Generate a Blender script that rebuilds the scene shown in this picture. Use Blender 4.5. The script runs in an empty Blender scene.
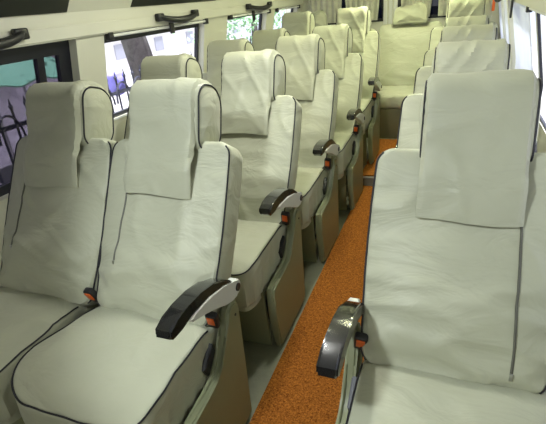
import bpy, bmesh, math, random
from mathutils import Vector, Matrix, noise
from mathutils.bvhtree import BVHTree
PI = math.pi
scene = bpy.context.scene
COL = scene.collection

# ---------------------------------------------------------------- camera
cy, cp, cr = 0.395, 0.4447, -0.0903
F = Vector((-math.sin(cy)*math.cos(cp), math.cos(cy)*math.cos(cp), -math.sin(cp)))
R0 = Vector((math.cos(cy), math.sin(cy), 0)); U0 = R0.cross(F)
Rv = R0*math.cos(cr) + U0*math.sin(cr); Uv = -R0*math.sin(cr) + U0*math.cos(cr)
cd = bpy.data.cameras.new('camera'); cam = bpy.data.objects.new('camera', cd); COL.objects.link(cam)
cd.sensor_width = 36; cd.sensor_fit = 'HORIZONTAL'; cd.lens = 447.05/546*36; cd.clip_start = .02; cd.clip_end = 200
M3 = Matrix((Rv, Uv, -F)).transposed()
cam.matrix_world = Matrix.Translation((0, 0, 1.433)) @ M3.to_4x4()
scene.camera = cam

# ---------------------------------------------------------------- world, lights, exposure
w = bpy.data.worlds.new('overcast_sky'); scene.world = w; w.use_nodes = True
bg = w.node_tree.nodes['Background']; bg.inputs[0].default_value = (0.93, 0.96, 1.0, 1); bg.inputs[1].default_value = 1.5

def area(name, loc, sx, sy, power, col, target=None):
    l = bpy.data.lights.new(name, 'AREA'); l.shape = 'RECTANGLE'; l.size = sx; l.size_y = sy
    l.energy = power; l.color = col
    o = bpy.data.objects.new(name, l); COL.objects.link(o); o.location = loc
    if target is not None:
        d = Vector(target) - Vector(loc); o.rotation_euler = d.to_track_quat('-Z', 'Y').to_euler()
    return o
WARM = (.97, 1.0, 0.64); COOLW = (0.97, 0.98, 0.93)
area('ceiling_lamp_front', (-0.60, 1.64, 1.86), .05, .08, 11, COOLW)
area('right_front_fill', (0.36, -0.65, 1.15), .8, 1.3, 3, (.95, .98, 1.0), target=(-.35, 1.2, .75))  # added soft fill, stands in for daylight from an unseen, unbuilt door
sl = bpy.data.lights.new('front_fill_spot', 'SPOT'); sl.energy = 72; sl.color = (.88, .95, 1.0); sl.spot_size = math.radians(70); sl.spot_blend = .5; sl.shadow_soft_size = .07  # added spot, cone edge set to leave the left window seat dark
so = bpy.data.objects.new('front_fill_spot', sl); COL.objects.link(so); so.location = (-0.70, .08, 1.84)
so.rotation_euler = Vector((.26, 1.05, -.93)).to_track_quat('-Z', 'Y').to_euler()
sn = bpy.data.lights.new('sun', 'SUN'); sn.energy = 20; sn.angle = .02; sn.color = (1, .97, .93)
sno = bpy.data.objects.new('sun', sn); COL.objects.link(sno); sno.location = (3, 0, 6)
sno.rotation_euler = Vector((-.09, .08, -.98)).to_track_quat('-Z', 'Y').to_euler()
area('ceiling_lamp_middle', (-0.75, 2.35, 1.86), .06, .2, 6.5, (1.0, 1.0, .72))
area('ceiling_lamp_rear', (-0.55, 3.2, 1.86), .06, .2, 9, WARM)
area('ceiling_lamp_back', (-0.5, 4.3, 1.86), .06, .2, 18, WARM)

vs = scene.view_settings
vs.view_transform = 'Standard'; vs.look = 'None'; vs.exposure = 0.0; vs.gamma = 1; vs.use_curve_mapping = False

# ---------------------------------------------------------------- materials
def nodes(name):
    m = bpy.data.materials.new(name); m.use_nodes = True
    nt = m.node_tree; return m, nt, nt.nodes['Principled BSDF']
def mat(name, col, rough=.5, metal=0, bump=0, scale=50, var=0, vscale=6, spec=.5, coat=0, sheen=0, detail=3):
    m, nt, b = nodes(name)
    b.inputs['Base Color'].default_value = (*col, 1); b.inputs['Roughness'].default_value = rough
    b.inputs['Metallic'].default_value = metal; b.inputs['Specular IOR Level'].default_value = spec
    b.inputs['Coat Weight'].default_value = coat; b.inputs['Sheen Weight'].default_value = sheen
    tc = nt.nodes.new('ShaderNodeTexCoord')
    if var:
        n = nt.nodes.new('ShaderNodeTexNoise'); n.inputs['Scale'].default_value = vscale; n.inputs['Detail'].default_value = 4
        r = nt.nodes.new('ShaderNodeValToRGB')
        r.color_ramp.elements[0].position = .3; r.color_ramp.elements[1].position = .7
        r.color_ramp.elements[0].color = (*[c*(1-var) for c in col], 1); r.color_ramp.elements[1].color = (*[min(1, c*(1+var)) for c in col], 1)
        nt.links.new(tc.outputs['Object'], n.inputs['Vector']); nt.links.new(n.outputs[0], r.inputs[0]); nt.links.new(r.outputs[0], b.inputs['Base Color'])
    if bump:
        n = nt.nodes.new('ShaderNodeTexNoise'); n.inputs['Scale'].default_value = scale; n.inputs['Detail'].default_value = detail
        bp = nt.nodes.new('ShaderNodeBump'); bp.inputs['Strength'].default_value = bump; bp.inputs['Distance'].default_value = .01
        nt.links.new(tc.outputs['Object'], n.inputs['Vector']); nt.links.new(n.outputs[0], bp.inputs['Height']); nt.links.new(bp.outputs[0], b.inputs['Normal'])
    return m
def cloth(name, col, soft=.45):
    # woven seat-cover cloth: fine weave, soft creases from stretched noise
    m, nt, b = nodes(name)
    b.inputs['Roughness'].default_value = .48; b.inputs['Specular IOR Level'].default_value = .35; b.inputs['Sheen Weight'].default_value = .15
    tc = nt.nodes.new('ShaderNodeTexCoord')
    n0 = nt.nodes.new('ShaderNodeTexNoise'); n0.inputs['Scale'].default_value = 7; n0.inputs['Detail'].default_value = 4
    r = nt.nodes.new('ShaderNodeValToRGB')
    r.color_ramp.elements[0].color = (*[c*.93 for c in col], 1); r.color_ramp.elements[1].color = (*[c*1.05 for c in col], 1)
    nt.links.new(tc.outputs['Object'], n0.inputs['Vector']); nt.links.new(n0.outputs[0], r.inputs[0]); nt.links.new(r.outputs[0], b.inputs['Base Color'])
    mp = nt.nodes.new('ShaderNodeMapping'); mp.inputs['Scale'].default_value = (5, 9, 11); mp.inputs['Rotation'].default_value = (.3, .5, .2)
    n1 = nt.nodes.new('ShaderNodeTexNoise'); n1.inputs['Scale'].default_value = 1.0; n1.inputs['Detail'].default_value = 3; n1.inputs['Distortion'].default_value = 1.3
    nt.links.new(tc.outputs['Object'], mp.inputs[0]); nt.links.new(mp.outputs[0], n1.inputs['Vector'])
    b1 = nt.nodes.new('ShaderNodeBump'); b1.inputs['Strength'].default_value = soft; b1.inputs['Distance'].default_value = .02
    nt.links.new(n1.outputs[0], b1.inputs['Height'])
    n2 = nt.nodes.new('ShaderNodeTexNoise'); n2.inputs['Scale'].default_value = 420; n2.inputs['Detail'].default_value = 2
    nt.links.new(tc.outputs['Object'], n2.inputs['Vector'])
    b2 = nt.nodes.new('ShaderNodeBump'); b2.inputs['Strength'].default_value = .12; b2.inputs['Distance'].default_value = .002
    nt.links.new(n2.outputs[0], b2.inputs['Height']); nt.links.new(b1.outputs[0], b2.inputs['Normal']); nt.links.new(b2.outputs[0], b.inputs['Normal'])
    return m
COVER = cloth('cream_cover_cloth', (.43, .44, .32))
FLAP = cloth('cream_flap_cloth', (.415, .425, .31), .42)
BLACKP = mat('black_piping', (.012, .012, .016), .6)
ARMB = mat('black_gloss_plastic', (.008, .008, .009), .16, coat=.6, bump=.05, scale=30)
ARMG = mat('pale_grey_plastic', (.62, .63, .58), .4)
PANEL = mat('grey_beige_moulded_plastic', (.225, .24, .135), .42, var=.06, vscale=5)
DARKP = mat('black_plastic', (.014, .014, .015), .4)
ORANGE = mat('orange_plastic', (.72, .13, .02), .35)
STEEL = mat('brushed_steel', (.55, .55, .53), .35, metal=1)
ZIPM = mat('zip_tape', (.11, .11, .085), .6)
WALLM = mat('cream_moulded_panel', (.70, .695, .585), .42, var=.02, vscale=3)
WHITEM = mat('white_plastic_trim', (.78, .79, .76), .4)
GLOSSB = mat('dark_tinted_panel', (.02, .022, .018), .3)
FLOORM = mat('grey_green_vinyl_floor', (.17, .175, .115), .5, var=.10, vscale=20, bump=.1, scale=120)
FRAMEB = mat('black_window_frame', (.012, .013, .02), .4)
RISER = mat('grey_step_riser', (.22, .20, .15), .6)
CURT = mat('grey_beige_curtain_cloth', (.55, .55, .45), .8, var=.15, vscale=14, bump=.2, scale=30)
CURTW = mat('white_curtain_cloth', (.84, .86, .92), .8)
_nt = CURTW.node_tree; _tl = _nt.nodes.new('ShaderNodeBsdfTranslucent'); _tl.inputs[0].default_value = (.86, .88, .95, 1)
_mx = _nt.nodes.new('ShaderNodeMixShader'); _mx.inputs[0].default_value = .5
_nt.links.new(_nt.nodes['Principled BSDF'].outputs[0], _mx.inputs[1]); _nt.links.new(_tl.outputs[0], _mx.inputs[2]); _nt.links.new(_mx.outputs[0], _nt.nodes['Material Output'].inputs[0])
def glass(name, col, alpha, rough=.0):
    m = bpy.data.materials.new(name); m.use_nodes = True; nt = m.node_tree
    for n in list(nt.nodes): nt.nodes.remove(n)
    o = nt.nodes.new('ShaderNodeOutputMaterial'); t = nt.nodes.new('ShaderNodeBsdfTransparent'); g = nt.nodes.new('ShaderNodeBsdfGlossy')
    t.inputs[0].default_value = (*col, 1); g.inputs['Roughness'].default_value = rough
    mx = nt.nodes.new('ShaderNodeMixShader'); mx.inputs[0].default_value = .05; nt.links.new(t.outputs[0], mx.inputs[1]); nt.links.new(g.outputs[0], mx.inputs[2]); nt.links.new(mx.outputs[0], o.inputs[0])
    return m
GLASS = glass('clear_glass', (.93, .95, 1), .9)
GLASST = glass('dark_violet_tinted_glass', (.30, .29, .35), .3)
GLASSR = glass('dark_rear_glass', (.03, .035, .07), .3)
# carpet: orange coir
def coir():
    m, nt, b = nodes('orange_coir_carpet'); b.inputs['Roughness'].default_value = .95; b.inputs['Specular IOR Level'].default_value = .1
    tc = nt.nodes.new('ShaderNodeTexCoord')
    n = nt.nodes.new('ShaderNodeTexNoise'); n.inputs['Scale'].default_value = 150; n.inputs['Detail'].default_value = 5; n.inputs['Distortion'].default_value = 1
    r = nt.nodes.new('ShaderNodeValToRGB'); r.color_ramp.elements[0].position = .36; r.color_ramp.elements[1].position = .66
    r.color_ramp.elements[0].color = (.13, .036, .006, 1); r.color_ramp.elements[1].color = (.43, .155, .024, 1)
    nt.links.new(tc.outputs['Object'], n.inputs['Vector']); nt.links.new(n.outputs[0], r.inputs[0]); nt.links.new(r.outputs[0], b.inputs['Base Color'])
    bp = nt.nodes.new('ShaderNodeBump'); bp.inputs['Strength'].default_value = .9; bp.inputs['Distance'].default_value = .006
    nt.links.new(n.outputs[0], bp.inputs['Height']); nt.links.new(bp.outputs[0], b.inputs['Normal'])
    return m
COIR = coir()

# ---------------------------------------------------------------- helpers
def link(name, bm, m, parent=None, smooth=True, kind=None, label=None):
    bmesh.ops.recalc_face_normals(bm, faces=bm.faces)
    me = bpy.data.meshes.new(name); bm.to_mesh(me); bm.free()
    me.materials.append(m)
    if smooth:
        for p in me.polygons: p.use_smooth = True
    o = bpy.data.objects.new(name, me); COL.objects.link(o)
    if parent: o.parent = parent
    if kind: o['kind'] = kind
    if label: o['label'] = label
    try: me.set_sharp_from_angle(angle=math.radians(38))
    except Exception: pass
    return o
def tag(o, label, cat, group=None):
    o['label'] = label; o['category'] = cat
    if group: o['group'] = group
    return o
def empty(name, loc=(0, 0, 0)):
    o = bpy.data.objects.new(name, None); COL.objects.link(o); o.location = loc; o.empty_display_size = .1
    return o
def box(bm, lo, hi, bev=0):
    vs_ = []
    ret = bmesh.ops.create_cube(bm, size=1)
    for v in ret['verts']:
        v.co = Vector([(lo[i]+hi[i])/2 + v.co[i]*(hi[i]-lo[i]) for i in range(3)])
    if bev:
        es = list({e for v in ret['verts'] for e in v.link_edges})
        r = bmesh.ops.bevel(bm, geom=es, offset=bev, segments=3, affect='EDGES', profile=.5)
        vs_ = list({v for f in r['faces'] for v in f.verts}) + [v for v in ret['verts'] if v.is_valid]
        return list(set(vs_))
    return ret['verts']
def tube(bm, pts, r, seg=8, closed=False, cap=True):
    pts = [Vector(p) for p in pts]; n = len(pts); rings = []
    prev = None
    for i, p in enumerate(pts):
        a = pts[(i-1) % n] if (closed or i > 0) else p
        b = pts[(i+1) % n] if (closed or i < n-1) else p
        t = (b-a).normalized()
        if prev is None:
            u = t.orthogonal().normalized()
        else:
            u = (prev - t*prev.dot(t))
            u = u.normalized() if u.length > 1e-6 else t.orthogonal().normalized()
        prev = u; v = t.cross(u)
        rr = r[i] if isinstance(r, (list, tuple)) else r
        rings.append([bm.verts.new(p + (u*math.cos(2*PI*k/seg) + v*math.sin(2*PI*k/seg))*rr) for k in range(seg)])
    m = n if closed else n-1
    for i in range(m):
        A, B = rings[i], rings[(i+1) % n]
        for k in range(seg):
            bm.faces.new((A[k], A[(k+1) % seg], B[(k+1) % seg], B[k]))
    if cap and not closed:
        bm.faces.new(rings[0][::-1]); bm.faces.new(rings[-1])
def rrect(x0, x1, y0, y1, rads, step=.012):
    """rounded rectangle, CCW; rads = (bl, br, tr, tl)"""
    bl, br, tr, tl = rads; pts = []
    def arc(cx, cy_, r, a0, a1):
        n = max(2, int(r*abs(a1-a0)/step)+2)
        for i in range(n): 
            a = a0+(a1-a0)*i/(n-1); pts.append((cx+r*math.cos(a), cy_+r*math.sin(a)))
    def seg(p, q):
        L = math.hypot(q[0]-p[0], q[1]-p[1]); n = max(1, int(L/(step*1.3)))
        for i in range(1, n): pts.append((p[0]+(q[0]-p[0])*i/n, p[1]+(q[1]-p[1])*i/n))
    arc(x0+bl, y0+bl, bl, PI, 1.5*PI); seg((x0+bl, y0), (x1-br, y0))
    arc(x1-br, y0+br, br, 1.5*PI, 2*PI); seg((x1, y0+br), (x1, y1-tr))
    arc(x1-tr, y1-tr, tr, 0, .5*PI); seg((x1-tr, y1), (x0+tl, y1))
    arc(x0+tl, y1-tl, tl, .5*PI, PI); seg((x0, y1-tl), (x0, y0+bl))
    return pts
def offset(pts, d):
    n = len(pts); out = []
    for i in range(n):
        a, b = pts[i-1], pts[(i+1) % n]
        tx, ty = b[0]-a[0], b[1]-a[1]; L = math.hypot(tx, ty) or 1
        out.append((pts[i][0] - ty/L*d, pts[i][1] + tx/L*d))
    return out
def slab(bm, outline, edge, dfront, dback, fn, bulge=.02, nring=12, bpow=2.2, back_rings=4):
    """rounded slab: front face domed; edge=edge radius; fn maps (a,b,d,k) to 3D. k = 0 at centre, 1 at rim"""
    cx = sum(p[0] for p in outline)/len(outline); cyy = sum(p[1] for p in outline)/len(outline)
    layers = []
    def inner(pts, k): return [(cx+(p[0]-cx)*k, cyy+(p[1]-cyy)*k) for p in pts]
    backo = offset(outline, edge)
    for i in range(1, back_rings): layers.append((inner(backo, i/back_rings), dback, 1))
    for i in range(4):
        a = i/3*PI/2; layers.append((offset(outline, edge*(1-math.sin(a))), dback+edge*(1-math.cos(a)), 1))
    nn = max(1, int((dfront-dback-2*edge)/.03))
    for i in range(1, nn): layers.append((outline, dback+edge+(dfront-dback-2*edge)*i/nn, 1))
    for i in range(5):
        a = i/4*PI/2; layers.append((offset(outline, edge*(1-math.cos(a))), dfront-edge+edge*math.sin(a), 1))
    for i in range(nring-1, 0, -1):
        k = i/nring; layers.append((inner(backo, k), dfront+bulge*(1-k**bpow), k))
    rings = [[bm.verts.new(fn(p[0], p[1], d, k)) for p in pts] for pts, d, k in layers]
    n = len(outline)
    for A, B in zip(rings, rings[1:]):
        for i in range(n): bm.faces.new((A[i], A[(i+1) % n], B[(i+1) % n], B[i]))
    c0 = bm.verts.new(fn(cx, cyy, dback, 0)); c1 = bm.verts.new(fn(cx, cyy, dfront+bulge, 0))
    for i in range(n):
        bm.faces.new((c0, rings[0][(i+1) % n], rings[0][i])); bm.faces.new((c1, rings[-1][i], rings[-1][(i+1) % n]))
def nz(x, y, z): return noise.noise(Vector((x, y, z)))
def crease(x, y, z): return max(0, 1-abs(nz(x, y, z))*7)
def ridge(x, y, z): return (1-abs(nz(x, y, z))*2.2)

# ---------------------------------------------------------------- seat geometry (local: x right, y to the rear, z up; origin on floor, y=0 at headrest front)
SW = .465; TH = math.radians(29.5); T0, Z0 = -.264, .50; BL = .592
def backmap(seed, amp=1):
    s, c = math.sin(TH), math.cos(TH)
    def fn(a, b, d, k):
        wx = 0
        if k is not None:
            e = max(0, 1-abs(2*a/SW-1))
            low = max(0, 1-b/.28)
            wr = .008*ridge(a*4+b*2+seed, b*12+seed, seed)*(.3+low*1.6) + .004*nz(a*9, b*5+seed, seed*2) + .007*crease(a*3+seed, b*5+a*3, seed+3)*min(1, k*2.5)
            side = math.exp(-((a-SW)/.05)**2)+math.exp(-(a/.05)**2)
            wr += .0026*math.sin(b*330+5*nz(a*8, b*8, seed))*(math.exp(-((a-SW)/.03)**2)+math.exp(-(a/.03)**2))*(.5+.8*nz(b*7, seed, 0))*(k < .999)
            d = d - .034*max(0, min(1, (b-.18)/.3))*(1-k**3)*(1 if d > .0 else 0) + .012*math.exp(-((b-.1)/.09)**2)*(1-k**3)*(d > 0)
            d = d + wr*amp*(1 if d > .02 else .3)
            a = a + .008*(b/BL)*(a/SW-.5)
            a += (a-SW/2)*.04*math.sin(min(1, max(0, b/BL))*PI)
        return (a, T0+b*s-d*c, Z0+b*c+d*s)
    return fn
HX0, HX1 = .102, .384
HTH = math.radians(17); HC = (.058, 1.093)   # headrest centre (y,z)
def headprof():
    return rrect(-.062, .112, -.120, .112, (.05, .07, .085, .06), .012)     # (depth axis: -front, up)
def hmap(p, q):  # p: local depth (- = front), q: up
    s, c = math.sin(HTH), math.cos(HTH)
    return (HC[0]+p*c+q*s, HC[1]-p*s+q*c)

def make_seat(name, kind, seed, folds=()):
    """kind: 'aisle' (armrest + panel at +x), 'window' (none), 'single' (armrest + panel at -x)"""
    root = empty(name)
    HX0, HX1 = (.114, .388) if kind == 'single' else (.092, .366)
    f = backmap(seed)
    out = rrect(0, SW, -.028, BL, (.05, .05, .05, .05), .0065)
    bm = bmesh.new(); slab(bm, out, .018, .022, -.095, f, bulge=.038, nring=22, bpow=3)
    bvh = BVHTree.FromBMesh(bm)
    back = link('backrest', bm, COVER, root)
    f2 = backmap(seed, .3)
    bm = bmesh.new()
    edge = [Vector(f(p[0], p[1], .022-.004, 1)) for p in offset(out, .004)]
    bm.free(); op = offset(out, .004)
    for sd in (0, 1):
        run = [(p, Vector(f(p[0], p[1], .018, 1))) for p in op if (p[0] > SW-.022 if sd else p[0] < .022) and -.03 < p[1] < BL-.008]
        run.sort(key=lambda q: q[0][1])
        bm = bmesh.new(); tube(bm, [q[1] for q in run], .003, 6)
        link('piping', bm, BLACKP, back, label='black piping')
    # zip seam running down the backrest
    zx = .092 if kind != 'single' else .376
    L = []; zb0 = .16 if kind != 'single' else .03
    for i in range(24):
        b = zb0+(.55-zb0)*i/23; x = zx + .0012*math.sin(i*.7)
        q = Vector(f(x, b, .03, None)); nrm = Vector((0, math.cos(TH), -math.sin(TH)))
        h = bvh.ray_cast(q-nrm*.3, nrm)
        L.append(h[0]-nrm*.0012 if h[0] else q)
    bm = bmesh.new(); tube(bm, L, .0036, 5)
    z = link('zip', bm, ZIPM, back)
    bm = bmesh.new(); pz = L[0]; box(bm, (pz.x-.004, pz.y-.007, pz.z-.02), (pz.x+.004, pz.y-.001, pz.z+.001), .001)
    link('zip_pull', bm, STEEL, back)
    # headrest: padded bolster with piped ends
    prof = headprof(); xs = []
    r = .022; bm = bmesh.new(); rings = []
    for i in range(6): 
        a = i/5*PI/2; xs.append((HX0+r*(1-math.cos(a)), r*(1-math.sin(a))))
    mid = [(HX0+r+(HX1-HX0-2*r)*i/10, 0) for i in range(1, 10)]
    lay = xs + mid + [(HX0+HX1-x, e) for x, e in xs[::-1]]
    def hpt(x, p, q):
        g = .0035*ridge(x*4, p*12+seed, q*12+seed)
        y, z_ = hmap(p*(1+g*4), q*(1+g*1.5)); return (x, y, z_)
    inn = offset(prof, r)
    def capring(k, x): return [bm.verts.new(hpt(x, p[0]*k, p[1]*k)) for p in inn]
    for k, dx in ((.3, .010), (.65, .007), (.88, .003)): rings.append(capring(k, HX0-dx))
    for x, e in lay:
        rings.append([bm.verts.new(hpt(x, p[0], p[1])) for p in offset(prof, e)])
    for k, dx in ((.88, .003), (.65, .007), (.3, .010)): rings.append(capring(k, HX1+dx))
    n = len(prof)
    for A, B in zip(rings, rings[1:]):
        for i in range(n): bm.faces.new((A[i], A[(i+1) % n], B[(i+1) % n], B[i]))
    bm.faces.new(rings[0]); bm.faces.new(rings[-1][::-1])
    hr = link('headrest', bm, COVER, root)
    for x in (HX0+.002, HX1-.002):
        bm = bmesh.new(); tube(bm, [(x, *hmap(*p)) for p in offset(prof, .009)], .003, 6, True)
        link('piping', bm, BLACKP, hr, label='black piping')
    # flap laid over the headrest and hanging in front of the backrest
    path = []
    pr = offset(prof, -.006)
    # walk from rear-top over the top to the front bottom
    top = [p for p in pr if p[1] > .0]
    # order by angle from rear to front
    top = sorted(top, key=lambda p: math.atan2(p[1]+.02, p[0]))
    path = [hmap(.119, -.05)] + [hmap(*p) for p in top] + [hmap(-.069, -.03)]
    y1, z1 = hmap(-.0695, -.07)
    endy, endz = -.112, .866
    for i in range(0, 13):
        t = i/12; path.append((y1+(endy-y1)*t - .010*math.sin(t*PI), z1+(endz-z1)*t))
    P2 = [path[0]]
    for a, b in zip(path, path[1:]):      # resample
        L_ = math.hypot(b[0]-a[0], b[1]-a[1]); m = max(1, int(L_/.012))
        for i in range(1, m+1): P2.append((a[0]+(b[0]-a[0])*i/m, a[1]+(b[1]-a[1])*i/m))
    bm = bmesh.new(); nx = 26; g0 = []; g1 = []
    x0, x1 = HX0+.004, HX1-.010
    N = len(P2)
    for side, store in ((0, g0), (1, g1)):
        for j, (yy, zz) in enumerate(P2):
            a = P2[max(0, j-1)]; b = P2[min(N-1, j+1)]
            ny, nz_ = (b[1]-a[1]), -(b[0]-a[0]); l = math.hypot(ny, nz_); ny /= l; nz_ /= l   # outward
            if zz < 1.0: pass
            row = []
            tt = j/(N-1)
            for i in range(nx+1):
                u = i/nx; x = x0+(x1-x0)*u
                x += 0
                e = min(u, 1-u)*(x1-x0); drop = (.018-math.sqrt(max(0, .018**2-max(0, .018-e)**2)))*(1 if zz > .98 else .4)
                wv = .0035*ridge((x+yy)*5+seed, zz*6+seed, seed*3) + .006*crease(x*5+zz*4+seed, zz*3-x*3, seed) + .003*nz(x*14, zz*22, seed)
                gather = .003*math.sin(tt*130)*max(0, 1-e/.03) * (1 if zz > .98 else .5)
                for (m_, c_, wd, am) in folds:
                    pr_ = x-HX0 - m_*(zz-.9) - c_; wv += am*math.exp(-(pr_/wd)**2)*min(1, e/.03)*(1 if zz < 1.19 else .4)
                hang = max(0, tt-.6)*.012*math.sin(u*7+seed)
                o = -drop + wv*.9 + gather + (.0035 if side else 0) + hang*.6
                zz2 = zz + (-.004*math.cos(u*5+seed) if j > N-4 else 0)
                row.append(bm.verts.new((x, yy - ny*-o if False else yy+ny*o, zz2+nz_*o)))
            store.append(row)
    for g, fl in ((g0, 1), (g1, 0)):
        for j in range(N-1):
            for i in range(nx):
                q = (g[j][i], g[j][i+1], g[j+1][i+1], g[j+1][i]); bm.faces.new(q[::-1] if fl else q)
    for j in range(N-1):
        for i in (0, nx): bm.faces.new((g0[j][i], g0[j+1][i], g1[j+1][i], g1[j][i]))
    for i in range(nx):
        for j in (0, N-1): bm.faces.new((g0[j][i], g0[j][i+1], g1[j][i+1], g1[j][i]))
    link('headrest_cover', bm, FLAP, root)
    # cushion
    cx0, cx1 = {'aisle': (-.045, SW+.001), 'window': (-.03, SW-.05), 'single': (.008, SW+.03)}[kind]
    if kind == 'single': rr = (.07, .12, .03, .03)
    else: rr = (.16, .07, .03, .03)
    co = rrect(cx0, cx1, -.70, -.20, rr, .014)
    def cf(a, b, d, k):
        w_ = .005*ridge(a*9+seed, b*6, seed)*(1.2 if k > .7 else .5) + .006*crease(a*4+seed, b*5, seed) + .004*nz(a*6, b*6, seed+5)
        if kind == 'aisle': a += .048*max(0, min(1, (b+.52)/.2))*max(0, 1-a/SW)
        front = max(0, (-.55-b)/.15)
        zz = .50 + d + w_*(1 if d > -.05 else .2) - .02*front**2 - (.022*math.exp(-((b+.262)/.035)**2) if d > -.05 else 0)
        if d < -.03:   # skirt gathers
            fold = .004*math.sin((a+b)*95+2*nz(a*6, b*6, seed))*min(1, (-d-.03)/.05)
            a += fold*(1 if a > SW/2 else -1); b += fold*-.6
        return (a, b, zz)
    bm = bmesh.new(); slab(bm, co, .016, .0, -.17, cf, bulge=.02, nring=14)
    cu = link('seat_cushion', bm, COVER, root)
    bm = bmesh.new()
    loop = offset(co, .003); pts = [Vector(cf(p[0], p[1], -.0035, 1)) for p in loop if p[1] < -.3]
    # start from the rear-left going round the front
    i0 = min(range(len(loop)), key=lambda i: (abs(loop[i][1]+.3) if loop[i][0] < .1 else 9))
    order = loop[i0:]+loop[:i0]
    pts = [Vector(cf(p[0], p[1], -.0035, 1)) for p in order if p[1] < -.29]
    tube(bm, pts, 0.0029, 6)
    link('piping', bm, BLACKP, cu, label='black piping')
    # hanging cloth apron under the front edge
    bm = bmesh.new(); g = []
    inner_x0, inner_x1 = cx0+.015, cx1-.015
    ap = [p for p in offset(co, .012) if p[1] < -.35]
    ap2 = offset(co, .012); ap2 = ap2[i0:]+ap2[:i0]; ap2 = [p for p in ap2 if p[1] < -.35]
    for off in (0, .006):
        rows = []
        for q in range(10):
            zz = .36-.07*q/9; row = []
            for i, p in enumerate(ap2):
                fo = .006*math.sin(i*.9+seed)*q/9
                row.append(bm.verts.new((p[0]+(SW/2-p[0])*(.02+off*4+fo), p[1]+(-.4-p[1])*(.02+off*4+fo*2), zz)))
            rows.append(row)
        g.append(rows)
    m_ = len(ap2)
    for rows in g:
        for q in range(9):
            for i in range(m_-1): bm.faces.new((rows[q][i], rows[q][i+1], rows[q+1][i+1], rows[q+1][i]))
    for i in range(m_-1):
        for q in (0, 9): bm.faces.new((g[0][q][i], g[0][q][i+1], g[1][q][i+1], g[1][q][i]))
    for q in range(9):
        for i in (0, m_-1): bm.faces.new((g[0][q][i], g[0][q+1][i], g[1][q+1][i], g[1][q][i]))
    link('cushion_apron', bm, COVER, root)
    bm = bmesh.new()
    bx0, bx1 = cx0+.03, cx1-.004
    box(bm, (bx0, -.578, .004), (bx1, -.563, .33), .003)
    for v in bm.verts: v.co.y += (.33-v.co.z)*.09
    link('base_panel', bm, PANEL, root)
    # steel pedestal under the cushion
    bm = bmesh.new()
    box(bm, (.06, -.54, .28), (SW-.06, -.20, .335), .006)
    for x in (.09, SW-.13):
        box(bm, (x, -.50, .02), (x+.04, -.46, .30), .004); box(bm, (x, -.28, .02), (x+.04, -.24, .30), .004)
        box(bm, (x-.01, -.51, .001), (x+.05, -.20, .03), .004)
    link('pedestal', bm, DARKP, root, smooth=False)
    if kind != 'window':
        sg = 1 if kind == 'aisle' else -1
        X = (lambda v: SW+v) if sg > 0 else (lambda v: -v)
        # moulded side panel
        def prism(bm, poly, x0, x1, bev=.006):
            A = [bm.verts.new((X(x0), p[0], p[1])) for p in poly]; B = [bm.verts.new((X(x1), p[0], p[1])) for p in poly]
            nn = len(poly); bm.faces.new(A); bm.faces.new(B[::-1])
            for i in range(nn): bm.faces.new((A[i], A[(i+1) % nn], B[(i+1) % nn], B[i]))
            if bev:
                es = [e for e in bm.edges if len({v.co.x for v in e.verts}) == 1]
                bmesh.ops.bevel(bm, geom=es, offset=bev, segments=3, affect='EDGES')
        poly = [(-.165, .0095), (-.150, .50), (-.158, .525), (-.175, .537), (-.205, .54), (-.225, .53), (-.238, .51), (-.262, .45), (-.285, .40), (-.31, .365),
                (-.35, .342), (-.40, .333), (-.48, .337), (-.535, .343), (-.560, .335), (-.568, .315), (-.556, .20), (-.535, .0095)]
        poly = [(p[0]-.012, p[1]+.003) for p in poly]
        bm = bmesh.new(); prism(bm, poly, .010, .046, .010)
        for v in bm.verts:     # flare outwards at the foot
            if v.co.z < .16: v.co.x += sg*(.16-v.co.z)*.03
        pn = link('side_panel', bm, PANEL, root)
        bm = bmesh.new()
        tube(bm, [(X(.0445), -.2, .49), (X(.0485), -.2, .49)], .005, 12)
        link('screw', bm, DARKP, pn)
        bm = bmesh.new(); prism(bm, [(-.365, .365), (-.305, .42), (-.315, .455), (-.385, .405)], -.004, .016, .003)
        link('recline_lever', bm, DARKP, root)
        # armrest
        ar = bm = bmesh.new()
        armt = [(-.165, .592), (-.20, .628), (-.25, .662), (-.31, .688), (-.38, .705), (-.45, .710), (-.50, .706), (-.540, .698)]
        armb = [(-.544, .676), (-.528, .662), (-.49, .666), (-.44, .672), (-.37, .669), (-.30, .652), (-.25, .625), (-.20, .592), (-.18, .575)]
        prism(bm, armt+armb, .0, .050, .006)
        arm = link('armrest', bm, ARMB, root)
        bm = bmesh.new(); n_ = 14
        br = [(-.172+.026*math.cos(a), .584+.027*math.sin(a)) for a in [(-2.0+3.9*i/13) for i in range(14)]]
        br = br + [(-.25, .640), (-.34, .664), (-.42, .668), (-.455, .668), (-.44, .650), (-.38, .632), (-.32, .606), (-.26, .575), (-.215, .556)]
        prism(bm, br, .022, .054, .003)
        link('arm_bracket', bm, ARMG, arm)
        bm = bmesh.new()
        n_ = 16; tube(bm, [(X(.052), -.172, .584), (X(.058), -.172, .584)], .014, 20)
        link('pivot_cap', bm, DARKP, arm)
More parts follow.
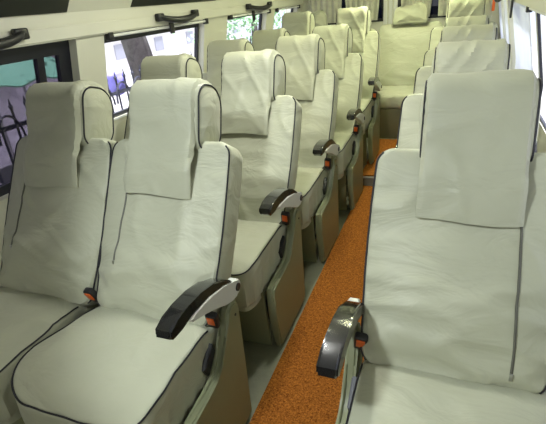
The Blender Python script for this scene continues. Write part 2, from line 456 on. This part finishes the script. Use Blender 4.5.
    # belt buckle at the rear of the cushion
    def buckle(px, py, pz, tilt, sgn):
        M = Matrix.Translation((px, py, pz)) @ Matrix.Rotation(tilt, 4, 'X') @ Matrix.Rotation(sgn*.12, 4, 'Y')
        bm = bmesh.new(); box(bm, (-.019, -.012, -.035), (.019, .012, .034), .006); bm.transform(M)
        b_ = link('belt_buckle', bm, DARKP, root)
        bm = bmesh.new(); box(bm, (-.012, -.0155, -.010), (.012, -.010, .027), .0015); bm.transform(M)
        link('release_button', bm, ORANGE, b_)
        bm = bmesh.new(); tube(bm, [M @ Vector((0, 0, -.04)), M @ Vector((0, .02, -.06))], .009, 8)
        link('belt_stalk', bm, DARKP, b_)
    if kind == 'aisle': buckle(SW+.016, -.292, .535, .35, 1)
    if kind == 'window': buckle(SW-.0, -.275, .53, .4, -1)
    if kind == 'single': buckle(.0, -.262, .54, .4, 1)
    return root

def copy_tree(o, parent=None):
    c = o.copy(); COL.objects.link(c)
    if parent: c.parent = parent
    for ch in [x for x in KIDS.get(o.name, [])]: copy_tree(ch, c)
    return c
protos = {}
protos['aisle'] = make_seat('passenger_seat', 'aisle', 1.7)
protos['window'] = make_seat('passenger_seat', 'window', 5.3)
protos['single'] = make_seat('passenger_seat', 'single', 9.1)
protos['aisle_behind'] = make_seat('passenger_seat', 'aisle', 13.4, ((-.6, .30, .010, .009), (-.5, .37, .012, .008), (-.9, .22, .014, .006)))
protos['single_behind'] = make_seat('passenger_seat', 'single', 21.8, ((.9, -.17, .010, .010), (.8, -.08, .012, .009), (.9, .0, .009, .008), (.6, .06, .012, .007)))
KIDS = {}
for o in list(COL.objects):
    if o.parent: KIDS.setdefault(o.parent.name, []).append(o)
DZ = .087
XL, YL, PL = -1.118, 1.257, .728
XR, YR, PR = -.177, 1.246, .741
rows_l = ['in the first double row, nearest the camera', 'in the second double row', 'in the third double row', 'in the fourth double row, last before the step', 'in the rearmost double row on the step']
def place(kind, i, loc, label, group):
    pk = kind+'_behind' if i and kind != 'window' else kind
    o = protos[pk] if (i == 0 or (i == 1 and pk != kind)) else copy_tree(protos[pk])
    o.location = loc; tag(o, label, 'seat', group)
lab_a = ['large cream aisle seat at lower left with zip and big black armrest',
         'cream aisle seat with black armrest directly behind the nearest double row',
         'cream aisle seat with black armrest, third back on the left of the carpet',
         'cream aisle seat with black armrest, last before the carpeted step',
         'farthest cream aisle seat on the left, standing on the raised step']
lab_w = ['cream window seat at far left in shade beside the dark tinted window',
         'cream window seat whose headrest stands before the bright second window',
         'cream window seat beside the pillar, third from the front on the left',
         'cream window seat before the small third window, fourth from the front',
         'farthest cream window seat on the left, near the rear curtains']
lab_s = ['large cream single seat at right front with hanging headrest flap and zip',
         'cream single seat with creased headrest cover right behind the big front one',
         'cream single seat on the right, third from the front',
         'cream single seat on the right, fourth from the front before the step',
         'farthest cream single seat on the right, standing on the raised step']
adjA = [(-.004, 0), (-.010, 0), (.002, 0), (.028, 0), (.045, 0)]
for i in range(5):
    up = DZ if i == 4 else 0
    place('aisle', i, (XL+adjA[i][0], YL+i*PL, up), lab_a[i], 'aisle seats left of the carpet')
    place('window', i, (XL-.481+(.0 if i < 3 else .012), YL+i*.733, up), lab_w[i], 'window seats on the left')
    place('single', i, (XR+(-.006 if i else 0), YR+i*PR, up), lab_s[i], 'single seats right of the carpet')

# ---------------------------------------------------------------- shell
STRUCT = 'structure'
def leanL(z):
    if z < .86: return -1.775
    if z < 1.345: return -1.775 + (z-.86)/.485*.095
    if z < 1.45: return -1.68
    return -1.68 + (z-1.45)/.45*.30
def shellmap(side):
    def f(bm):
        for v in bm.verts:
            lx = leanL(v.co.z)
            v.co.x = lx + v.co.x if side == 'L' else (-1.30 - lx) - v.co.x
    return f
def pb(bm, d0, d1, y0, y1, z0, z1, nz_=1, bev=0):
    """panel box in wall coordinates: d = inwards depth from the wall line, negative = outwards"""
    zs = sorted(set([z0, z1] + [z for z in (.86, 1.345, 1.45) if z0 < z < z1]))
    for a, b in zip(zs, zs[1:]): box(bm, (d0, y0, a), (d1, y1, b), 0)
    bmesh.ops.remove_doubles(bm, verts=bm.verts, dist=1e-5)
YF, YB = -1.3, 5.5
# left wall: sill wall, pillars, header
wins_l = [(.35, 1.80), (2.00, 3.09), (3.47, 4.34), (4.56, 5.3)]
bm = bmesh.new(); pb(bm, -.075, 0, YF, YB, 0, .74); pb(bm, -.075, 0, YF, YB, 1.335, 1.90)
ys = [YF]+[v for w_ in wins_l for v in w_]+[YB]
for i in range(0, len(ys), 2): pb(bm, -.075, 0, ys[i], ys[i+1], .88, 1.335)
for a, b in ((YF, .35), (1.80, YB)): pb(bm, -.075, 0, a, b, .74, .88)
shellmap('L')(bm); link('wall_left', bm, WALLM, smooth=False, kind=STRUCT)
bm = bmesh.new(); wins_r = [(.9, 2.965), (2.995, 3.99), (4.11, 4.62), (4.72, 5.3)]
pb(bm, -.022, 0, YF, YB, 0, .70); pb(bm, -.022, 0, YF, YB, 1.285, 1.90)
ys = [YF]+[v for w_ in wins_r for v in w_]+[YB]
for i in range(0, len(ys), 2): pb(bm, -.022, 0, ys[i], ys[i+1], .70, 1.285)
shellmap('R')(bm); link('wall_right', bm, WALLM, smooth=False, kind=STRUCT)
bm = bmesh.new(); box(bm, (-1.9, YF, -.06), (.6, 3.376, 0)); link('floor', bm, FLOORM, smooth=False, kind=STRUCT)
bm = bmesh.new(); box(bm, (-1.9, 3.376, -.06), (.6, YB, .078)); link('floor_rear', bm, FLOORM, smooth=False, kind=STRUCT)
bm = bmesh.new(); box(bm, (-.66, 3.366, .001), (-.13, 3.3755, .072)); link('trim_1', bm, RISER, smooth=False, kind=STRUCT)
bm = bmesh.new(); box(bm, (-.68, 3.362, .072), (-.13, 3.39, .0815), .002); link('trim_2', bm, STEEL, smooth=False, kind=STRUCT)
bm = bmesh.new(); box(bm, (-1.6, YF, 1.88), (.3, YB, 1.95)); link('ceiling', bm, WHITEM, smooth=False, kind=STRUCT)
# rear wall with openings
bm = bmesh.new()
box(bm, (-1.9, YB, -.06), (.6, YB+.06, 1.10)); box(bm, (-1.9, YB, 1.75), (.6, YB+.06, 1.95))
for a, b in ((-1.9, -1.62), (-.74, -.62), (.28, .6)): box(bm, (a, YB, 1.10), (b, YB+.06, 1.75))
link('wall_back', bm, WALLM, smooth=False, kind=STRUCT)
bm = bmesh.new(); box(bm, (-1.9, YF-.06, -.06), (.6, YF, .95)); box(bm, (-1.9, YF-.06, 1.65), (.6, YF, 1.95)); box(bm, (-1.9, YF-.06, .95), (-1.65, YF, 1.65)); box(bm, (.35, YF-.06, .95), (.6, YF, 1.65))
link('wall_front', bm, WALLM, smooth=False, kind=STRUCT)
# dark tinted panels and a raised cream edge in the upper left wall
for k, (a, b) in enumerate([(.6, 1.775), (2.26, 3.28), (3.62, 4.75)]):
    bm = bmesh.new(); pb(bm, .0, .008, a, b, 1.452, 1.80); shellmap('L')(bm)
    link('trim_%d' % (k+3), bm, GLOSSB, smooth=False, kind=STRUCT)
bm = bmesh.new(); pb(bm, 0, .022, .2, 5.45, 1.338, 1.40); shellmap('L')(bm)
bmesh.ops.bevel(bm, geom=[e for e in bm.edges if abs(e.verts[0].co.y-e.verts[1].co.y) > 1], offset=.006, segments=3, affect='EDGES')
link('trim_6', bm, WALLM, smooth=False, kind=STRUCT)
bm = bmesh.new(); pb(bm, 0, .05, .2, 5.45, 1.285, 1.36); shellmap('R')(bm); link('trim_7', bm, WALLM, smooth=False, kind=STRUCT)
bm = bmesh.new(); pb(bm, .001, .052, 4.0, 4.09, .70, 1.285); shellmap('R')(bm); link('trim_8', bm, WALLM, smooth=False, kind=STRUCT)
bm = bmesh.new(); pb(bm, .001, .05, 4.63, 4.70, .70, 1.285); shellmap('R')(bm); link('trim_9', bm, WHITEM, smooth=False, kind=STRUCT)
# windows
def window(n, side, y0, y1, z0, z1, gl, bars=(), fw=.03, topw=None):
    S = shellmap(side); bm = bmesh.new(); d0, d1 = (-.07, -.045) if side == 'L' else (-.018, -.004)
    tw = topw or fw
    pb(bm, d0, d1, y0, y1, z1-tw, z1); pb(bm, d0, d1, y0, y1, z0, z0+min(fw, .04))
    pb(bm, d0, d1, y0, y0+fw, z0+fw, z1-tw); pb(bm, d0, d1, y1-fw, y1, z0+fw, z1-tw)
    for a, b in bars: pb(bm, d0, d1, a, b, z0+fw, z1-tw)
    S(bm); root = link('window_%d' % n, bm, FRAMEB, smooth=False, kind=STRUCT)
    bm = bmesh.new(); pb(bm, *((-.060, -.056) if side == 'L' else (-.013, -.010)), y0+.005, y1-.005, z0+.005, z1-.005); S(bm)
    link('pane', bm, gl, root, smooth=False)
window(1, 'L', .35, 1.80, .74, 1.335, GLASST, bars=((1.595, 1.635),), fw=.075, topw=.06)
window(2, 'L', 2.00, 3.09, .88, 1.335, GLASS, fw=.022, topw=.045)
window(3, 'L', 3.47, 4.34, .88, 1.335, GLASS, fw=.02, topw=.03)
window(4, 'L', 4.56, 5.3, .88, 1.335, GLASS, fw=.02)
window(5, 'R', .9, 2.965, .70, 1.285, GLASS, fw=.014)
window(6, 'R', 2.995, 3.99, .70, 1.285, GLASS, fw=.014)
window(7, 'R', 4.11, 4.62, .70, 1.285, GLASS)
window(8, 'R', 4.72, 5.3, .70, 1.285, GLASS)
for n, (a, b) in ((9, (-1.62, -.74)), (10, (-.62, .28))):
    bm = bmesh.new()
    for q in ((a, 1.10, b, 1.13), (a, 1.72, b, 1.75), (a, 1.13, a+.03, 1.72), (b-.03, 1.13, b, 1.72)):
        box(bm, (q[0], YB+.01, q[1]), (q[2], YB+.04, q[3]))
    r_ = link('window_%d' % n, bm, FRAMEB, smooth=False, kind=STRUCT)
    bm = bmesh.new(); box(bm, (a+.005, YB+.022, 1.105), (b-.005, YB+.026, 1.745)); link('pane', bm, GLASSR, r_, smooth=False)
# white door posts in the rear wall
for k, x in enumerate((-.735, -.68, -.625)):
    bm = bmesh.new(); box(bm, (x-.02, YB-.03, .6), (x+.02, YB-.002, 1.87), .006); link('trim_%d' % (10+k), bm, WHITEM, kind=STRUCT, smooth=False)

# ---------------------------------------------------------------- curtains
def curtain(name, p0, p1, z0, z1, m, folds, amp, label, gather=(0, 0), nx=90, nr=14, side=None):
    """p0,p1: (x,y) ends; gather=(a,b): how far each lower edge is pulled in (fraction)"""
    bm = bmesh.new(); d = Vector((p1[0]-p0[0], p1[1]-p0[1], 0)); nrm = Vector((-d.y, d.x, 0)).normalized()
    rr = []
    for off in (0, .003):
        rows = []
        for j in range(nr+1):
            t = j/nr; z = z1+(z0-z1)*t; row = []
            for i in range(nx+1):
                u = i/nx; u2 = gather[0]*t**1.5 + u*(1-(gather[0]+gather[1])*t**1.5)
                q = Vector((p0[0], p0[1], z)) + d*u2 + nrm*(amp*math.sin(u*folds*2*PI+.6*math.sin(t*3))*(.6+.4*nz(u*9, t*2, 1)) + off)
                if side: q.x += (leanL(z)+1.775 if side == 'L' else -(leanL(z)+1.775))
                row.append(bm.verts.new(q))
            rows.append(row)
        rr.append(rows)
    for rows in rr:
        for j in range(nr):
            for i in range(nx): bm.faces.new((rows[j][i], rows[j][i+1], rows[j+1][i+1], rows[j+1][i]))
    A, B = rr
    for j in range(nr):
        for i in (0, nx): bm.faces.new((A[j][i], A[j+1][i], B[j+1][i], B[j][i]))
    for i in range(nx):
        for j in (0, nr): bm.faces.new((A[j][i], A[j][i+1], B[j][i+1], B[j][i]))
    o = link(name, bm, m); tag(o, label, 'curtain')
curtain('rear_curtain', (-1.60, 5.44), (-1.20, 5.44), 1.12, 1.86, CURT, 6, .02, 'gathered grey-beige rear curtain at the left corner', (0, .05))
curtain('rear_curtain', (-1.20, 5.44), (-.77, 5.44), 1.12, 1.86, CURT, 6, .02, 'gathered grey-beige rear curtain left of the white rear posts', (.12, .10))
curtain('rear_curtain', (-.60, 5.44), (-.22, 5.44), 1.12, 1.86, CURT, 6, .02, 'gathered grey-beige rear curtain right of the white rear posts, above the bench pillow', (.12, .12))
curtain('rear_curtain', (-.20, 5.44), (.25, 5.44), 1.12, 1.86, CURT, 6, .02, 'gathered grey-beige rear curtain in the right rear corner', (.04, 0))
curtain('side_curtain', (.452, 3.0), (.452, 3.95), .72, 1.283, CURTW, 5, .004, 'pale white curtain drawn over the right window beside the second single seat', side='R')
curtain('side_curtain', (.445, 4.14), (.445, 4.60), .72, 1.283, CURTW, 4, .005, 'narrow pale white curtain on the right between two upright trims', side='R')
curtain('side_curtain', (.445, 4.74), (.445, 5.28), .72, 1.283, CURTW, 4, .006, 'rearmost pale white curtain on the right wall', side='R')

# ---------------------------------------------------------------- rails and grab handles
def rail(y0, y1, label, side='L', z=1.325):
    root = empty('curtain_rail', ((-1.668 if side == 'L' else .36), (y0+y1)/2, z)); x = 0
    tag(root, label, 'curtain rail', 'curtain rails under the wall panels')
    h = (y1-y0)/2
    bm = bmesh.new(); tube(bm, [(x, -h, 0), (x, h, 0)], .008, 10); link('rod', bm, WHITEM, root)
    for s in (-1, 1):
        bm = bmesh.new(); box(bm, (x-.018, s*h-.018, -.02), (x+.012, s*h+.018, .016), .004); link('bracket', bm, DARKP, root)
rail(2.03, 3.08, 'white curtain rail with black ends above the bright second window')
rail(3.50, 4.36, 'white curtain rail with black ends above the third window')
rail(4.58, 5.3, 'short curtain rail above the last left window')
rail(1.2, 2.9, 'white curtain rail above the bright right window', 'R', 1.275)
def handle(yc, L, label, side='L', z=1.375):
    xw = -1.655 if side == 'L' else .30
    sg = 1 if side == 'L' else -1
    root = empty('grab_handle', (xw, yc, z)); tag(root, label, 'handle', 'black grab handles above the windows')
    bm = bmesh.new(); pts = []
    for i in range(21):
        t = i/20; pts.append((sg*(.018+.026*math.sin(t*PI)**.5), -L/2+L*t, -.028*math.sin(t*PI)**.7+.012))
    tube(bm, pts, [.015+.005*math.sin(i/20*PI) for i in range(21)], 12)
    link('grip', bm, DARKP, root)
    for s in (-1, 1):
        bm = bmesh.new(); box(bm, (min(0, sg*.03), s*L/2-.034, -.012), (max(0, sg*.03), s*L/2+.034, .032), .008)
        link('mount', bm, DARKP, root)
handle(1.30, .32, 'black grab handle above the dark tinted window, cut by the left edge')
handle(2.68, .42, 'black grab handle above the bright second window')
handle(4.06, .50, 'black grab handle above the small third window')
handle(3.75, .40, 'black grab handle under the right overhead panel near the curtain', 'R', 1.315)
def strap(side, y, z0, z1, label):
    x = -1.652 if side == 'L' else .33
    bm = bmesh.new(); box(bm, (x-.006, y-.022, z0), (x+.006, y+.022, z1), .004)
    o = link('curtain_tie', bm, DARKP); tag(o, label, 'tie', 'black curtain ties')
strap('L', 2.60, 1.285, 1.35, 'black curtain tie hanging below the handle over the second window')
strap('L', 3.93, 1.27, 1.35, 'black curtain tie hanging below the handle over the third window')
strap('R', 3.52, 1.19, 1.30, 'black curtain tie hanging from the right overhead panel beside the white curtain')
bm = bmesh.new(); o_ = None
box(bm, (.30, 4.95, 1.16), (.325, 4.99, 1.30), .004); o_ = link('rescue_hammer', bm, ORANGE)
tag(o_, 'small orange-red object hanging on the right wall near the rear', 'safety hammer')
# black cord by the right window
bm = bmesh.new(); tube(bm, [(.40, 2.62, .86), (.395, 2.52, .80), (.40, 2.44, .74), (.41, 2.40, .70), (.40, 2.34, .72), (.40, 2.30, .66)], .007, 6)
tag(link('cord', bm, DARKP), 'black cord at the right window behind the big front headrest', 'cord')

# ---------------------------------------------------------------- carpets
bm = bmesh.new(); box(bm, (-.600, -.6, .0005), (-.10, 3.36, .012), .004); tag(link('aisle_carpet', bm, COIR), 'long orange-brown coir carpet running along the aisle floor', 'carpet')
bm = bmesh.new(); box(bm, (-.62, 3.395, .0785), (-.13, 4.385, .090), .004); tag(link('aisle_carpet', bm, COIR), 'short orange coir carpet on the raised floor before the rear bench', 'carpet')

# ---------------------------------------------------------------- rear bench
bench = empty('rear_bench', (-.64, 4.7, DZ-.009)); tag(bench, 'cream covered rear bench seat with cushioned backs across the end of the aisle', 'bench')
bz = .078
places_ = [(-1.68, -1.235), (-1.22, -.765), (-.745, -.115), (-.095, .38)]
for k, (a, b) in enumerate(places_):
    sd = k*3.1+.7
    out = rrect(a, b, 0, .635 if k == 2 else .60, (.03, .03, .06, .06), .02)
    def bf(x, y, d, kk, sd=sd):
        th = math.radians(19); wv = .022*ridge(x*1.5+sd, y*9+x*1.2, sd)*max(.1, 1-y/.35) + .005*nz(x*5, y*6, sd)
        dd = d+wv*(1 if d > 0 else 0); return (x+.64, 4.92-4.7+y*math.sin(th)-dd*math.cos(th), .49-bz+y*math.cos(th)+dd*math.sin(th))
    bm = bmesh.new(); slab(bm, out, .025, .03, -.07, bf, .03, 14, 3); bk = link('backrest', bm, COVER, bench)
    so = rrect(a, b, 4.42-4.7, 4.95-4.7, (.03, .03, .02, .02), .02)
    def sf(x, y, d, kk, sd=sd):
        fo = .006*ridge(x*12+sd, y*8+d*9, sd); return (x+.64, y + (.008*math.sin(x*45+8*d) if y < -.24 else 0)*(1 if d < -.02 else .3), .505-bz+d+fo*(1 if d > -.03 else .3))
    bm = bmesh.new(); slab(bm, so, .03, .0, -.13, sf, .012, 8); link('seat_cushion', bm, COVER, bench)
    # loose cover over the headrest, peaked
    c = (a+b)/2; hw = .155
    ho = rrect(c-hw, c+hw, 0, .17, (.03, .03, .05, .05), .015)
    def hf(x, y, d, kk, c=c, sd=sd, hw=hw):
        peak = .03*math.exp(-((x-c-hw*.55)/.04)**2)*(y/.17) + .008*nz(x*8, sd, 0)
        wv = .009*ridge((x-c)*9+y*6+sd, y*10, sd); flare = 1+.12*(1-y/.17)
        return ((x-c)*flare+c+.64, 5.06-4.7+y*.25-(d+wv), 1.085-bz+y+peak+d*.1)
    bm = bmesh.new(); slab(bm, ho, .025, .035, -.055, hf, .03, 10); link('headrest', bm, COVER, bench)
bm = bmesh.new(); box(bm, (-1.70+.64, 4.44-4.7, 0.001), (.40+.64, 4.98-4.7, .30), .004); link('base', bm, mat('dark_bench_base', (.13, .118, .06), .6, var=.1), bench, smooth=False)

# ---------------------------------------------------------------- outside, seen through the left windows
GZ = -.75
bm = bmesh.new(); box(bm, (-16, -6, GZ-.2), (14, 18, GZ)); link('ground', bm, mat('pale_street_paving', (.26, .25, .26), .9, var=.2, vscale=3, bump=.2, scale=20), smooth=False, kind=STRUCT)
IRON = mat('dark_iron', (.02, .021, .045), .5)
fence = empty('iron_fence', (-3.5, 5, GZ)); tag(fence, 'dark iron railing with pointed bars and round arches outside the left windows', 'fence')
bm = bmesh.new(); box(bm, (-.06, -4.6, 0), (.06, 5, .42)); link('plinth', bm, mat('pale_stone', (.5, .48, .45), .9, var=.15), fence, smooth=False)
for zz in (.55, 1.35):
    bm = bmesh.new(); box(bm, (-.014, -4.6, zz), (.014, 5, zz+.035)); link('rail', bm, IRON, fence, smooth=False)
y = -3.6; k = 0
bars0 = []
while y < 4.9 and k < 56:
    bm = bmesh.new(); tube(bm, [(0, 0, .42), (0, 0, 1.54), (0, 0, 1.60)], [.011, .011, .002], 6)
    tube(bm, [(0, 0, 1.50), (0, 0, 1.53), (0, 0, 1.56)], [.011, .02, .003], 6)
    o = link('paling', bm, IRON, fence, smooth=False); o.location = (0, y, 0)
    if k % 2 == 0:
        bm = bmesh.new(); pts = [(.01, -.06-.0+.13*(1-math.cos(a))/1 - .0, 1.25+.22*math.sin(a)) for a in [PI*i/14 for i in range(15)]]
        tube(bm, pts, .011, 6); o = link('arch', bm, IRON, fence); o.location = (0, y, 0)
    y += .155; k += 1
# building beyond
bld = empty('street_building', (-9, 8, GZ)); tag(bld, 'pale sunlit building with windows across the street', 'building')
WB = mat('white_render', (.86, .82, .82), .9, var=.05)
bm = bmesh.new(); box(bm, (-2, -12, 0), (0, 12, 7)); link('wall', bm, WB, bld, smooth=False)
DIMW = mat('dim_window', (.42, .42, .50), .3)
for yy in range(-11, 12, 2):
    for zz in (.95, 3.0, 5.0):
        bm = bmesh.new(); box(bm, (-.05, yy, zz), (.03, yy+.45, zz+.4)); link('window', bm, DIMW, bld, smooth=False)
bm = bmesh.new(); box(bm, (0, -12, 1.55), (.06, 12, 1.68)); link('ledge', bm, mat('pink_band', (.85, .55, .5), .8), bld, smooth=False)
# trees
BARK = mat('grey_bark', (.10, .085, .085), .95, var=.35, vscale=12, bump=.6, scale=25)
def leafm(n, c): return mat(n, c, .7, var=.3, vscale=9)
LEAF = leafm('green_leaves', (.22, .42, .20))
def tree(loc, h, lean, r, label, crown, n, seed):
    rnd = random.Random(seed); root = empty('tree', loc); tag(root, label, 'tree')
    bm = bmesh.new(); pts = [(lean[0]*t+.05*math.sin(t*5), lean[1]*t, h*t) for t in [i/12 for i in range(13)]]
    tube(bm, pts, [r*(1-.5*i/12) for i in range(13)], 14)
    top = Vector(pts[-1])
    for a in range(6):
        ang = a*1.05+seed; st = Vector(pts[7+a % 4])
        tube(bm, [st, st+Vector((math.cos(ang)*.35, math.sin(ang)*.5, .35)), st+Vector((math.cos(ang)*.7, math.sin(ang)*1.0, .9))], [r*.35, r*.22, r*.1], 8)
    link('trunk', bm, BARK, root)
    bm = bmesh.new()
    for i in range(n):
        c = Vector((rnd.gauss(0, crown[0]), rnd.gauss(0, crown[1]), crown[3]+rnd.gauss(0, crown[2])))
        a = Vector((rnd.uniform(-1, 1), rnd.uniform(-1, 1), rnd.uniform(-1, 1))).normalized(); b = a.orthogonal().normalized(); s = rnd.uniform(.04, .09)
        vs_ = [bm.verts.new(c+a*s), bm.verts.new(c+b*s*.5), bm.verts.new(c-a*s), bm.verts.new(c-b*s*.5)]; bm.faces.new(vs_)
    link('foliage', bm, LEAF, root, smooth=False)
tree((-4.7, 6.55, GZ), 3.4, (.2, -.9), .26, 'leaning dark tree trunk seen through the second window', (.6, .9, .4, 3.4), 1500, 3)
tree((-5.6, 13.0, GZ), 3.0, (.1, .2), .12, 'green leafy tree seen through the third window', (.6, 1.0, .5, 2.1), 1500, 7)
# parked car beyond the fence
BLUE = mat('violet_blue_paint', (.10, .09, .42), .3, coat=.5); BLACKG = mat('car_glass', (.03, .03, .04), .1)
def car(loc, label, paint):
    root = empty('car', loc); tag(root, label, 'car')
    prof = [(-2.0, .25), (-2.05, .6), (-1.9, .82), (-1.0, .95), (-.45, 1.40), (.9, 1.44), (1.5, 1.0), (2.0, .9), (2.08, .5), (2.0, .25)]
    bm = bmesh.new(); A = [bm.verts.new((-.82, p[0], p[1])) for p in prof]; B = [bm.verts.new((.82, p[0], p[1])) for p in prof]
    n = len(prof); bm.faces.new(A); bm.faces.new(B[::-1])
    for i in range(n): bm.faces.new((A[i], A[(i+1) % n], B[(i+1) % n], B[i]))
    for v in bm.verts:
        if v.co.z > 1.2: v.co.x *= .8
    bmesh.ops.bevel(bm, geom=list(bm.edges), offset=.05, segments=3, affect='EDGES')
    link('body', bm, paint, root)
    bm = bmesh.new()
    q = [(-.75, .98), (-.4, 1.32), (.8, 1.35), (1.25, 1.02)]
    for sx in (-1, 1):
        lo = [bm.verts.new((sx*(.835-.165*max(0, (p[1]-.95)/.45)), p[0], p[1])) for p in q]; hi = [bm.verts.new((v.co.x-sx*.02, v.co.y, v.co.z)) for v in lo]
        bm.faces.new(lo); bm.faces.new(hi)
        for i in range(4): bm.faces.new((lo[i], lo[(i+1) % 4], hi[(i+1) % 4], hi[i]))
    link('side_window', bm, BLACKG, root, smooth=False)
    for sx in (-1, 1):
        for yy in (-1.3, 1.3):
            bm = bmesh.new(); tube(bm, [(sx*.66, yy, .32), (sx*.85, yy, .32)], .32, 24); link('wheel', bm, DARKP, root)
car((-7.6, 1.9, GZ), 'grey car parked beyond the railing, seen through the tinted window', mat('grey_paint', (.45, .43, .5), .35))

# green awning of a street stall, seen through the tinted window
aw = empty('street_awning', (-6.1, 5.0, GZ)); tag(aw, 'green cloth awning on thin posts, seen through the tinted front window', 'awning')
bm = bmesh.new(); N = 24; rows = []
for off in (0, -.02):
    g = []
    for j in range(9):
        row = []
        for i in range(N+1):
            u = i/N; v = j/8
            row.append(bm.verts.new((-.6+1.1*v, -.75+1.5*u, 1.95-.55*v**1.3+.03*math.sin(u*14)*v+off)))
        g.append(row)
    rows.append(g)
for g in rows:
    for j in range(8):
        for i in range(N): bm.faces.new((g[j][i], g[j][i+1], g[j+1][i+1], g[j+1][i]))
for j in range(8):
    for i in (0, N): bm.faces.new((rows[0][j][i], rows[0][j+1][i], rows[1][j+1][i], rows[1][j][i]))
for i in range(N):
    for j in (0, 8): bm.faces.new((rows[0][j][i], rows[0][j][i+1], rows[1][j][i+1], rows[1][j][i]))
link('canopy', bm, mat('green_cloth', (.25, .62, .38), .7), aw)
for px, py, h in ((-.58, -.7, 1.93), (-.58, .7, 1.93), (.45, -.7, 1.40), (.45, .7, 1.40)):
    bm = bmesh.new(); tube(bm, [(px, py, 0), (px, py, h)], .02, 8); link('post', bm, STEEL, aw)
# blue bag hooked on the railing
bm = bmesh.new()
slab(bm, rrect(4.20, 4.42, .58, .84, (.08, .08, .04, .04), .02), .04, .05, -.05, lambda a, b, d, k: (-3.60+d+.01*nz(a*9, b*9, 1), a, b-.02), .03, 6)
o = link('bag', bm, BLUE if False else mat('violet_blue_cloth', (.22, .20, .62), .7)); tag(o, 'violet-blue bag hanging behind the railing, seen through the second window', 'bag')
